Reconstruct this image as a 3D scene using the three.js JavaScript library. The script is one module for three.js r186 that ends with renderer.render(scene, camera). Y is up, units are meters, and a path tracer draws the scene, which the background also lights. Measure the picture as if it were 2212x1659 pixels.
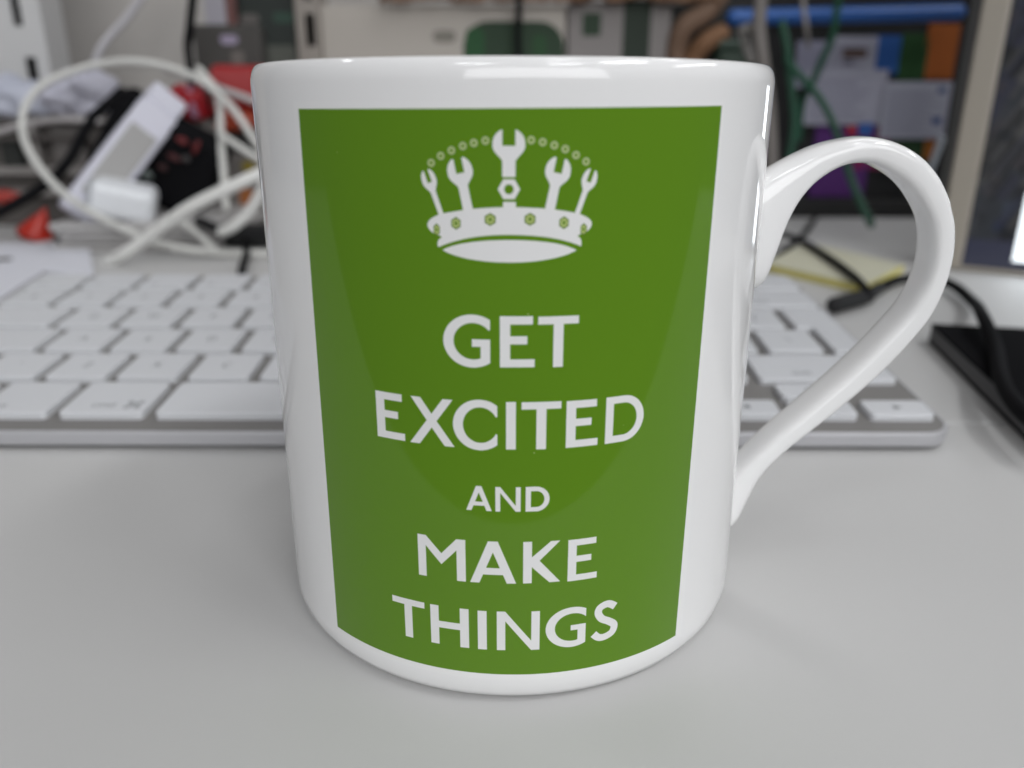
import * as THREE from 'three';
import { RoundedBoxGeometry } from 'three/addons/geometries/RoundedBoxGeometry.js';
import { mergeGeometries, mergeVertices } from 'three/addons/utils/BufferGeometryUtils.js';
import { RectAreaLightUniformsLib } from 'three/addons/lights/RectAreaLightUniformsLib.js';
import { ImprovedNoise } from 'three/addons/math/ImprovedNoise.js';

// ---------------------------------------------------------------- camera
const CAM_H = 0.07946, CAM_D = 0.127, PITCH = 0.34487, ROLL = 0.00197, FOCAL = 1714.3;   // FOCAL in pixels of a 2212 x 1659 picture
const scene = new THREE.Scene();
const camera = new THREE.PerspectiveCamera(2 * Math.atan(829.5 / FOCAL) * 180 / Math.PI, 4 / 3, 0.01, 20);
camera.position.set(0, CAM_H, CAM_D);
camera.rotateX(-PITCH); camera.rotateZ(ROLL);
camera.updateMatrixWorld();
camera.focus = 0.111;
camera.userData.fStop = 14;
const renderer = new THREE.WebGLRenderer();
renderer.toneMapping = THREE.LinearToneMapping;
renderer.toneMappingExposure = 1.07;
renderer.shadowMap.enabled = true;

// ---------------------------------------------------------------- light of the room
RectAreaLightUniformsLib.init();
scene.background = new THREE.Color().setRGB(0.135, 0.136, 0.142);
const MAT = {}, V0 = (x, y, z) => new THREE.Vector3(x, y, z);
const glow = (L) => new THREE.MeshStandardMaterial({ color: 0xffffff, emissive: new THREE.Color(0.985, 0.99, 1), emissiveIntensity: L });
MAT.lampBody = new THREE.MeshStandardMaterial({ color: 0xd8d8d4, roughness: 0.5 });
function tag(o, label, category, group) { o.userData.label = label; o.userData.category = category; if (group) o.userData.group = group; return o; }
const used = {};
function numbered(name) { const n = used[name] = (used[name] ?? -1) + 1; return n ? `${name}_${String(n).padStart(3, '0')}` : name; }
function thing(name, label, category, pos = [0, 0, 0], group) {
  const g = new THREE.Group(); g.name = numbered(name); g.position.set(...pos); scene.add(g);
  return tag(g, label, category, group);
}
function part(name, geo, mat, parent) {
  const m = new THREE.Mesh(geo, mat); m.name = name; m.castShadow = m.receiveShadow = true; parent.add(m); return m;
}
function single(name, geo, mat, label, category, group) {
  const m = part(numbered(name), geo, mat, scene); return tag(m, label, category, group);
}
// ceiling lamps round the desk: bearing from straight in front of the mug (degrees, right positive), distance, length, width, radiance
const LAMPS = [
  [66, 1.1, 0.62, 0.18, 11, 'right of the desk'], [27, 1.25, 0.4, 0.11, 13, 'in front, right of the middle'], [-20, 1.25, 0.42, 0.09, 11, 'in front, left of the middle'],
  [-110, 1.3, 0.3, 0.12, 8, 'left rear'], [50, 0.42, 0.24, 0.07, 10, 'almost overhead'], [140, 1.2, 0.9, 0.14, 5, 'right rear'], [96, 2.0, 1.2, 0.18, 7, 'far right'],
];
const LAMP_Y = 1.55, LIGHT = new THREE.Color(0.985, 0.99, 1);
for (const [b, d, l, w, L, where] of LAMPS) {
  const t = b * Math.PI / 180, x = d * Math.sin(t), z = d * Math.cos(t);
  const g = thing('ceiling_light', `long white fluorescent ceiling light above the desk, the one ${where}`, 'ceiling light', [x, LAMP_Y, z], 'fluorescent ceiling lights above the desk');
  g.rotation.y = t;
  part('housing', new RoundedBoxGeometry(l + 0.04, 0.05, w + 0.04, 2, 0.01).translate(0, 0.03, 0), MAT.lampBody, g);
  part('diffuser', new THREE.BoxGeometry(l, 0.006, w), glow(L), g);
  const a = new THREE.RectAreaLight(LIGHT, L, l, w);
  a.position.set(x, LAMP_Y - 0.006, z); a.rotation.set(-Math.PI / 2, 0, t); a.castShadow = true; a.name = 'ceiling_lamp_light'; scene.add(a);
}
// added soft fill light: an unseen glowing framed panel behind the camera
{
  const w = 2.3, h = 1.15, L = 1.95, pos = V0(0.35, 1.0, 2.05), turn = Math.PI + 0.17;
  const g = thing('window', 'wide white framed glowing panel, unseen, added as fill light facing the desk', 'window', pos.toArray());
  g.rotation.y = turn;
  const glow = new THREE.MeshStandardMaterial({ color: 0x111111, emissive: LIGHT, emissiveIntensity: L });
  for (const k of [-1, 1]) part('fill_pane', new THREE.BoxGeometry(w / 2 - 0.03, h, 0.006).translate(k * w / 4, 0, 0), glow, g);
  for (const k of [-1, 0, 1]) part('frame_post', new RoundedBoxGeometry(0.05, h + 0.1, 0.05, 2, 0.005).translate(k * w / 2, 0, -0.03), MAT.lampBody, g);
  for (const k of [-1, 1]) part('frame_rail', new RoundedBoxGeometry(w + 0.05, 0.05, 0.045, 2, 0.005).translate(0, k * (h / 2 + 0.025), -0.03), MAT.lampBody, g);
  const a = new THREE.RectAreaLight(LIGHT, L, w, h); a.name = 'added_fill_light'; a.castShadow = true;
  a.position.copy(pos).add(V0(Math.sin(turn), 0, Math.cos(turn)).multiplyScalar(0.012)); a.rotation.y = turn + Math.PI; scene.add(a);
}

// ---------------------------------------------------------------- helpers
const noise = new ImprovedNoise();
let seed = 7; const rnd = () => (seed = (seed * 16807) % 2147483647) / 2147483647;
const V = (x, y, z) => new THREE.Vector3(x, y, z);
function sight(x, y) { return V((x - 1106) / FOCAL, (829.5 - y) / FOCAL, -1).applyQuaternion(camera.quaternion); }
function P(x, y, z) { const d = sight(x, y), t = (z - CAM_D) / d.z; return V(d.x * t, CAM_H + d.y * t, z); }      // point at depth z
function D(x, y, h = 0) { const d = sight(x, y), t = (h - CAM_H) / d.y; return V(d.x * t, h, CAM_D + d.z * t); }   // point at height h
const std = (r, g, b, roughness = 0.6, o = {}) => { const m = new THREE.MeshStandardMaterial({ roughness, ...o }); m.color.setRGB(r, g, b); return m; };
function tube(points, r, { closed = false, seg = 0 } = {}) {
  const c = new THREE.CatmullRomCurve3(points, closed, 'centripetal');
  const t = new THREE.TubeGeometry(c, seg || points.length * 10, r, 10, closed);
  if (closed) return t;
  const caps = [0, 1].map((u) => new THREE.SphereGeometry(r, 10, 8).translate(...c.getPoint(u).toArray()));
  return mergeGeometries([t, ...caps]);
}
function crumple(geo, amp, freq, off = 0) {   // uneven, creased surface
  geo = mergeVertices(geo.deleteAttribute('uv') && geo.deleteAttribute('normal') ? geo : geo);
  const p = geo.attributes.position, v = V(0, 0, 0);
  for (let i = 0; i < p.count; i++) {
    v.fromBufferAttribute(p, i);
    const f = (k) => Math.abs(noise.noise(v.x * freq + k, v.y * freq + off, v.z * freq - k)) * 2 - 0.5 + 0.6 * noise.noise(v.x * freq * 2.7 + k, v.y * freq * 2.7, v.z * freq * 2.7 + off);
    p.setXYZ(i, v.x + amp * f(3.1), v.y + amp * f(11.7), v.z + amp * f(23.3));
  }
  geo.computeVertexNormals();
  return geo;
}
function slab(w, h, d, r = 0.001, s = 3) { return new RoundedBoxGeometry(w, h, d, s, Math.min(r, w / 2.01, h / 2.01, d / 2.01)); }
// a box that stands at depth z and fills the pixel rectangle x0..x1, y0..y1 with its front face
function frontBox(x0, y0, x1, y1, z, depth, r = 0.001) {
  const a = P((x0 + x1) / 2, y0, z), b = P((x0 + x1) / 2, y1, z), ym = (y0 + y1) / 2, l = P(x0, ym, z), rr = P(x1, ym, z);
  const w = rr.x - l.x, h = a.y - b.y;
  return { geo: slab(w, h, depth, r), pos: [(l.x + rr.x) / 2, (a.y + b.y) / 2, z - depth / 2], w, h };
}
function texture(w, h, draw, repeat) {
  const c = document.createElement('canvas'); c.width = w; c.height = h;
  draw(c.getContext('2d'), w, h);
  const t = new THREE.CanvasTexture(c); t.colorSpace = THREE.SRGBColorSpace; t.anisotropy = 8;
  if (repeat) { t.wrapS = t.wrapT = THREE.RepeatWrapping; }
  return t;
}
function grainTexture(n, lo, hi, freq) {   // grey noise for roughness and bump
  const d = new Uint8Array(n * n * 4);
  for (let y = 0; y < n; y++) for (let x = 0; x < n; x++) {
    const a = (x / n) * 2 * Math.PI, b = (y / n) * 2 * Math.PI;
    let v = 0, s = 0.5;
    for (let k = 0, f = freq; k < 3; k++, f *= 2, s *= 0.6) v += s * noise.noise(Math.cos(a) * f + 5 * k, Math.sin(a) * f + Math.cos(b) * f, Math.sin(b) * f);
    const c = Math.round(255 * Math.min(1, Math.max(0, lo + (hi - lo) * (0.5 + v + 0.12 * (rnd() - 0.5)))));
    d.set([c, c, c, 255], (y * n + x) * 4);
  }
  const t = new THREE.DataTexture(d, n, n); t.magFilter = THREE.LinearFilter; t.wrapS = t.wrapT = THREE.RepeatWrapping; t.needsUpdate = true;
  return t;
}

// ---------------------------------------------------------------- setting: desk, wall, pin board
const grain = grainTexture(256, 0.3, 0.7, 6);
MAT.desk = std(0.535, 0.533, 0.528, 0.62);
function metreUV(g, k) { const p = g.attributes.position, uv = g.attributes.uv; for (let i = 0; i < p.count; i++) uv.setXY(i, p.getX(i) * k, (p.getZ(i) + p.getY(i)) * k); return g; }
const desk = new THREE.Group(); desk.name = 'desk'; desk.userData.kind = 'structure'; desk.userData.label = 'white laminate desk top with a fine joint beside the keyboard'; scene.add(desk);
const FRONT = 0.0905, SEAM = -0.0648, BACK = -0.53;
part('desk_board', metreUV(slab(1.5, 0.025, FRONT - SEAM - 0.0004, 0.0012).translate(0, -0.0125, (FRONT + SEAM) / 2), 5), MAT.desk, desk);
part('desk_board', metreUV(slab(1.5, 0.025, SEAM - BACK - 0.0004, 0.0008).translate(0, -0.0125, (SEAM + BACK) / 2), 5), MAT.desk, desk);
const wallRough = grain.clone(); wallRough.repeat.set(3, 3);
MAT.wall = std(0.44, 0.42, 0.40, 0.9, { bumpMap: wallRough, bumpScale: 0.0006 });
const wall = part('wall', new THREE.BoxGeometry(1.5, 0.62, 0.03).translate(0, 0.285, BACK - 0.0155), MAT.wall, scene); wall.userData.kind = 'structure';
wall.userData.label = 'plain grey beige wall behind the desk';

// ---------------------------------------------------------------- the mug
const MUG_H = 0.08377;
const mugR = (h) => 0.03797 + (0.0375 - 0.03797) * (h - 0.012) / (MUG_H - 0.012);
MAT.china = new THREE.MeshPhysicalMaterial({ roughness: 0.06, ior: 1.52 }); MAT.china.color.setRGB(0.80, 0.80, 0.80);
const PU0 = -28.9, PU1 = 27.4, PH0 = 4.3, PH1 = 79.2;     // millimetres on the unrolled wall covered by the printed piece
function drawPrint(c, W, H) {
  const s = W / (PU1 - PU0);
  const white = '#fafafa', green = '#64911c';
  c.fillStyle = '#ffffff'; c.fillRect(0, 0, W, H);
  c.setTransform(s, 0, 0, -H / (PH1 - PH0), -PU0 * s, PH1 * H / (PH1 - PH0));     // now in mm, y up
  const poly = (pts) => { c.beginPath(); pts.forEach(([x, y], i) => (i ? c.lineTo(x, y) : c.moveTo(x, y))); c.closePath(); c.fill(); };
  c.fillStyle = green; poly([[-27.9, 78.3], [26.87, 78.75], [26.0, 5.0], [-28.35, 5.3]]);
  c.fillStyle = c.strokeStyle = white;
  const rect = (x0, y0, x1, y1) => c.fillRect(x0, y0, x1 - x0, y1 - y0);
  // --- letters, drawn from strokes
  const E = (x, y, H_, w, v, h) => { rect(x, y, x + v, y + H_); rect(x, y + H_ - h, x + w * 0.94, y + H_); rect(x, y + H_ * 0.455, x + w * 0.785, y + H_ * 0.455 + h); rect(x, y, x + w, y + h); };
  const T = (x, y, H_, w, v, h) => { rect(x, y + H_ - h, x + w, y + H_); rect(x + (w - v) / 2, y, x + (w + v) / 2, y + H_); };
  const I = (x, y, H_, v) => rect(x, y, x + v, y + H_);
  const arcGlyph = (cx, cy, rx, ry, st, clipX) => {      // round of C and G, cut off upright at clipX
    c.save(); c.beginPath(); c.rect(cx - 2 * rx, cy - 2 * ry, clipX - cx + 2 * rx, 4 * ry); c.clip();
    c.beginPath(); c.ellipse(cx, cy, rx, ry, 0, 0, 2 * Math.PI); c.ellipse(cx + st * 0.06, cy, rx - st * 1.06, ry - st * 0.9, 0, 0, 2 * Math.PI); c.fill('evenodd'); c.restore();
  };
  const C = (cx, cy, rx, ry, st, clipX, gap) => {
    c.save(); c.beginPath(); c.rect(cx - 9, cy - 9, 18, 18); c.moveTo(cx, cy); c.lineTo(cx + 9, cy + gap * 9); c.lineTo(cx + 9, cy - gap * 9); c.closePath(); c.clip('evenodd');
    arcGlyph(cx, cy, rx, ry, st, clipX); c.restore();
  };
  const G = (cx, cy, rx, ry, st, clipX, barY, barX, v, h) => {
    c.save(); c.beginPath(); c.rect(cx - 9, cy - 9, 18, 18); c.moveTo(cx, barY); c.lineTo(cx + 9, barY); c.lineTo(cx + 9, cy + (clipX - cx + 1) * 0.4); c.lineTo(clipX, cy + ry * 0.45); c.lineTo(cx, cy); c.closePath(); c.clip('evenodd');
    arcGlyph(cx, cy, rx, ry, st, clipX); c.restore();
    rect(clipX - v, cy - ry * 0.79, clipX, barY); rect(barX, barY - h, clipX, barY);
  };
  const Dl = (x0, x1, y, H_, v, h) => {
    const m = x0 + (x1 - x0) * 0.45, rx = x1 - m;
    c.beginPath(); c.moveTo(x0, y); c.lineTo(x0, y + H_); c.lineTo(m, y + H_); c.ellipse(m, y + H_ / 2, rx, H_ / 2, 0, Math.PI / 2, -Math.PI / 2, true); c.closePath();
    c.moveTo(x0 + v, y + h); c.lineTo(x0 + v, y + H_ - h); c.lineTo(m, y + H_ - h); c.ellipse(m, y + H_ / 2, rx - v, H_ / 2 - h, 0, Math.PI / 2, -Math.PI / 2, true); c.closePath(); c.fill('evenodd');
  };
  const A = (x0, x1, y, H_, v, h) => {
    const m = (x0 + x1) / 2, t = v * 0.55;
    poly([[x0, y], [m - t, y + H_], [m + t, y + H_], [x1, y], [x1 - v * 1.06, y], [m, y + H_ * 0.74], [x0 + v * 1.06, y]]);
    const k = (yy) => (m - x0) * 0.88 * (1 - yy / H_ / 0.95);
    poly([[m - k(H_ * 0.2), y + H_ * 0.205], [m + k(H_ * 0.2), y + H_ * 0.205], [m + k(H_ * 0.37), y + H_ * 0.37], [m - k(H_ * 0.37), y + H_ * 0.37]]);
  };
  const N = (x0, x1, y, H_, v) => { rect(x0, y, x0 + v, y + H_); rect(x1 - v, y, x1, y + H_); poly([[x0, y + H_], [x0 + v, y + H_], [x1, y], [x1 - v, y]]); };
  const S = (pts, w) => { const b = new THREE.SplineCurve(pts.map(([x, y]) => new THREE.Vector2(x, y))).getPoints(60); c.lineWidth = w; c.lineJoin = 'round'; c.beginPath(); b.forEach((q, i) => (i ? c.lineTo(q.x, q.y) : c.moveTo(q.x, q.y))); c.stroke(); };
  // GET
  G(-4.68, 52.6, 3.54, 3.25, 1.13, -2.58, 52.87, -4.75, 1.14, 0.93); E(-1.44, 49.48, 6.24, 4.12, 1.22, 1.0); T(3.05, 49.42, 6.22, 4.85, 1.2, 0.95);
  // EXCITED
  E(-17.76, 38.85, 6.22, 4.06, 1.26, 0.98);
  poly([[-12.72, 45.08], [-11.42, 45.08], [-7.1, 38.85], [-8.38, 38.85]]); poly([[-8.53, 45.08], [-7.25, 45.08], [-11.68, 38.85], [-13.0, 38.85]]);
  C(-3.93, 41.97, 3.34, 3.34, 1.12, -1.78, 0.55); I(-0.72, 38.84, 6.25, 1.2); T(1.16, 38.8, 6.25, 4.86, 1.22, 0.95); E(6.67, 38.81, 6.17, 4.12, 1.22, 0.97); Dl(11.78, 17.2, 38.79, 6.2, 1.06, 0.95);
  // AND
  A(-5.8, -2.52, 30.27, 3.46, 0.64, 0.6); N(-2.07, 1.12, 30.23, 3.46, 0.62); Dl(1.74, 4.77, 30.23, 3.47, 0.66, 0.62);
  // MAKE
  rect(-12.53, 19.66, -11.4, 25.88); rect(-7.2, 19.6, -6.0, 25.85); poly([[-12.53, 25.88], [-11.35, 25.88], [-9.26, 23.5], [-7.2, 25.85], [-6.0, 25.85], [-6.3, 24.9], [-7.0, 24.4], [-9.28, 21.85], [-11.6, 24.6]]);
  A(-5.45, 0.6, 19.63, 6.26, 1.16, 1.1);
  rect(1.48, 19.65, 2.62, 25.86); poly([[2.5, 23.45], [5.09, 25.82], [6.28, 25.8], [3.62, 23.0], [6.4, 19.65], [4.95, 19.65], [2.5, 22.2]]);
  E(7.36, 19.5, 6.22, 4.07, 1.16, 0.93);
  // THINGS
  T(-16.85, 9.2, 6.17, 4.93, 1.18, 0.97); rect(-11.08, 9.17, -9.88, 15.36); rect(-6.95, 9.14, -5.72, 15.36); rect(-10, 11.88, -6.9, 12.94); I(-4.52, 9.13, 6.16, 1.21); N(-1.97, 3.77, 9.14, 6.16, 1.14);
  G(8.2, 12.22, 3.64, 3.2, 1.13, 10.13, 12.56, 8.0, 1.14, 0.85); S([[14.42, 14.28], [13.35, 14.94], [12.2, 14.6], [11.9, 13.75], [12.45, 12.75], [13.5, 12.1], [14.36, 11.3], [14.1, 10.2], [13.0, 9.68], [12.05, 9.8], [11.3, 10.5]], 1.1);
  // --- crown of spanners
  const nut = (x, y, r, squeeze = 1, turn = 0) => { c.beginPath(); for (let i = 0; i < 6; i++) { const a = turn + i * Math.PI / 3; c[i ? 'lineTo' : 'moveTo'](x + r * squeeze * Math.cos(a), y + r * Math.sin(a)); } c.closePath(); };
  const spanner = (cx, cy, rw, rh, slotW, slotD, tilt, squeezeShaft, shaft, len, tip) => {   // open-ended jaw with its slot, and a shaft
    c.save(); c.translate(cx, cy); c.rotate(tilt);
    c.save(); c.beginPath(); c.rect(-9, -9, 18, 18); c.rect(-slotW / 2, rh - slotD, slotW, slotD + 2); c.clip('evenodd');
    c.beginPath(); c.moveTo(-shaft / 2, -rh * 1.2); c.bezierCurveTo(-shaft * 0.6, -rh * 0.85, -rw * 1.04, -rh * 0.6, -rw, 0); c.bezierCurveTo(-rw, rh * 0.55, -rw * 0.75, rh * 0.8, -slotW / 2 - tip, rh); c.lineTo(slotW / 2 + tip, rh);
    c.bezierCurveTo(rw * 0.75, rh * 0.8, rw, rh * 0.55, rw, 0); c.bezierCurveTo(rw * 1.04, -rh * 0.6, shaft * 0.6, -rh * 0.85, shaft / 2, -rh * 1.2); c.closePath(); c.fill(); c.restore();
    poly([[-shaft / 2, -rh], [shaft / 2, -rh], [shaft / 2 * squeezeShaft, -len], [-shaft / 2 * squeezeShaft, -len]]); c.restore();
  };
  spanner(-0.39, 74.85, 1.79, 1.5, 1.42, 1.66, 0, 1, 1.46, 3.45, 0.14);
  spanner(-5.8, 71.95, 1.43, 1.42, 0.92, 1.6, 0.2, 1.04, 1.08, 4.2, 0.26);
  spanner(5.03, 72.0, 1.43, 1.42, 0.92, 1.6, -0.2, 1.04, 1.08, 4.2, 0.26);
  spanner(-9.38, 70.95, 0.86, 1.15, 0.5, 1.4, 0.34, 0.95, 0.62, 4.05, 0.16);
  spanner(8.63, 71.05, 0.86, 1.15, 0.5, 1.4, -0.34, 0.95, 0.62, 4.05, 0.16);
  nut(-0.38, 70.1, 1.24); c.moveTo(0.14, 70.1); c.arc(-0.38, 70.1, 0.52, 0, 2 * Math.PI); c.fill('evenodd');
  rect(-1.04, 68.0, 0.4, 68.74);
  const beads = [[-9.08, 72.82], [-7.95, 73.57], [-6.72, 74.16], [-5.44, 74.64], [-4.21, 74.97], [-2.94, 75.22], [2.03, 75.29], [3.29, 75.07], [4.57, 74.74], [5.8, 74.34], [7.02, 73.7], [8.19, 73.01]];
  c.lineWidth = 0.24; c.strokeStyle = '#c5d39c'; for (const [x, y] of beads) { c.beginPath(); c.arc(x, y, 0.31, 0, 2 * Math.PI); c.stroke(); }
  c.strokeStyle = white;
  // head band with scrolled ends
  c.beginPath(); c.moveTo(-8.4, 67.2);
  c.bezierCurveTo(-6, 67.85, -3, 68.17, -0.35, 68.17); c.bezierCurveTo(2.5, 68.17, 5.4, 67.95, 7.72, 67.3);
  c.bezierCurveTo(8.5, 67.0, 9.05, 66.7, 9.08, 66.25); c.bezierCurveTo(9.05, 65.7, 8.6, 65.2, 7.7, 65.08); c.lineTo(7.45, 64.85); c.bezierCurveTo(7.9, 64.7, 8.0, 64.2, 7.9, 63.7);
  c.bezierCurveTo(5.5, 64.8, 2.5, 65.1, -0.37, 65.11); c.bezierCurveTo(-3.3, 65.1, -6, 64.7, -8.5, 63.55);
  c.bezierCurveTo(-8.75, 64.0, -8.5, 64.55, -8.05, 64.66); c.lineTo(-8.25, 64.86); c.bezierCurveTo(-9.2, 65.0, -9.75, 65.6, -9.74, 66.05); c.bezierCurveTo(-9.7, 66.6, -9.0, 66.95, -8.4, 67.2); c.fill();
  c.beginPath(); c.moveTo(-8.03, 63.25); c.bezierCurveTo(-6.3, 64.25, -2.9, 64.53, -0.37, 64.53); c.bezierCurveTo(2.4, 64.53, 5.6, 64.3, 7.4, 63.28); c.bezierCurveTo(5.6, 62.35, 2.4, 61.98, -0.37, 61.98); c.bezierCurveTo(-3, 61.98, -6.3, 62.3, -8.03, 63.25); c.fill();
  for (const [x, y, q] of [[-8.65, 65.52, 0.6], [-6.37, 66.31, 0.86], [-2.48, 66.8, 0.98], [1.98, 66.84, 0.98], [5.83, 66.41, 0.86], [8.14, 65.61, 0.6]]) {
    c.fillStyle = '#6d8a38'; nut(x, y, 0.72, q, 0.5); c.fill();
    c.fillStyle = '#c9d98a'; c.beginPath(); c.ellipse(x, y, 0.47 * q, 0.47, 0, 0, 2 * Math.PI); c.fill();
    c.fillStyle = '#76993a'; c.beginPath(); c.ellipse(x, y, 0.24 * q, 0.26, 0, 0, 2 * Math.PI); c.fill();
  }
  // two pinholes in the glaze print
  c.fillStyle = '#b9cf8a'; for (const [x, y, r] of [[1.85, 55.95, 0.1], [2.75, 38.35, 0.09], [14.3, 41.0, 0.05], [-21.5, 73.6, 0.06]]) { c.beginPath(); c.arc(x, y, r, 0, 7); c.fill(); }
}
const printMap = texture(1538, 2048, drawPrint);
MAT.print = new THREE.MeshPhysicalMaterial({ roughness: 0.06, ior: 1.52, specularIntensity: 0.7, map: printMap }); MAT.print.color.setRGB(0.80, 0.80, 0.80);
{
  const mug = thing('mug', 'white china mug with a green printed panel, a crown of spanners and a loop handle', 'mug');
  const a0 = PU0 / 37.7, a1 = PU1 / 37.7, h0 = PH0 / 1000, h1 = PH1 / 1000, v2 = (x, y) => new THREE.Vector2(x, y);
  const foot = [v2(0.0001, 0.0022), v2(0.031, 0.0022), v2(0.0325, 0.0004), v2(0.0345, 0.0), v2(0.0362, 0.0002), v2(0.0372, 0.0009), v2(0.03775, 0.002), v2(mugR(0.0034), 0.0034), v2(mugR(h0), h0)];
  const lip = [v2(mugR(h1), h1), v2(mugR(MUG_H - 0.0027), MUG_H - 0.0027)];
  const rt = 0.00125, rv = 0.0026, cx = mugR(MUG_H - rv) - rt;
  for (let i = 1; i <= 24; i++) { const a = i * Math.PI / 24; lip.push(v2(cx + rt * Math.cos(a), MUG_H - rv + rv * Math.sin(a))); }
  for (const h of [0.06, 0.04, 0.02, 0.009]) lip.push(v2(mugR(h) - 0.0024, h));
  lip.push(v2(0.0335, 0.0058), v2(0.030, 0.0048), v2(0.0001, 0.0045));
  const side = [v2(mugR(h0), h0), v2(mugR(h1), h1)];
  const body = mergeGeometries([new THREE.LatheGeometry(foot, 160), new THREE.LatheGeometry(lip, 160), new THREE.LatheGeometry(side, 120, a1, 2 * Math.PI + a0 - a1)]);
  part('body', body, MAT.china, mug);
  part('printed_panel', new THREE.LatheGeometry(side, 60, a0, a1 - a0), MAT.print, mug).userData.label = 'green panel reading GET EXCITED AND MAKE THINGS under a crown';
  // loop handle: a flat strap through rings, each given by its outer and inner point in millimetres
  const rings = [[35.6, 67.6, 35.6, 50.5], [38.2, 68.7, 39.8, 51.2], [40.5, 70, 41.4, 55.5], [43.5, 71.6, 42.3, 60], [46.5, 72.9, 43.7, 64], [49.5, 73.7, 46.2, 67.4], [53, 74.2, 50.2, 69.9], [56.2, 73.9, 54, 70.3], [59.7, 72.7, 57.2, 69.1], [63.1, 70.5, 60.2, 67.2], [66, 67.2, 62.7, 64.6],
    [68.2, 62.8, 64.9, 61.2], [69.3, 58.3, 65.9, 57], [69.3, 53, 65.7, 52.6], [68, 47.2, 64, 48], [65.2, 42.2, 60.8, 43.4], [60.1, 35.6, 55.6, 37], [53.4, 28.7, 49.4, 30.4], [48.8, 24.4, 45.3, 26.1], [45.6, 21, 42.2, 22.6], [43.1, 17.3, 39.8, 19.8], [41.5, 12.9, 37.6, 17.2], [40, 9, 35.6, 14.5], [35.8, 5.5, 35.4, 11]];
  const RN = 32, SUB = 7, pos = [], idx = [], cv = (a, b) => new THREE.CatmullRomCurve3(rings.map((q) => V(q[a] / 1000, q[b] / 1000, 0)));
  const co = cv(0, 1), ci = cv(2, 3), total = (rings.length - 1) * SUB;
  for (let k = 0; k <= total; k++) {
    const o = co.getPoint(k / total), i = ci.getPoint(k / total), m = o.clone().add(i).multiplyScalar(0.5), h = o.clone().sub(m), end = Math.max(0, 1 - Math.min(k, total - k) / (3 * SUB)), dz = 0.0039 + 0.0009 * end * end;
    for (let q = 0; q < RN; q++) {
      const a = q / RN * 2 * Math.PI, c = Math.cos(a), w = Math.sin(a), e = 0.62;
      const u = Math.sign(c) * Math.abs(c) ** e, v = Math.sign(w) * Math.abs(w) ** e;
      pos.push(m.x + h.x * u, m.y + h.y * u, dz * v);
      if (k < total) { const n = (q + 1) % RN, A = k * RN + q, B = k * RN + n; idx.push(A, A + RN, B, B, A + RN, B + RN); }
    }
  }
  const hg = new THREE.BufferGeometry(); hg.setAttribute('position', new THREE.Float32BufferAttribute(pos, 3)); hg.setIndex(idx); hg.computeVertexNormals();
  part('handle', hg, MAT.china, mug);
}

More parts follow.
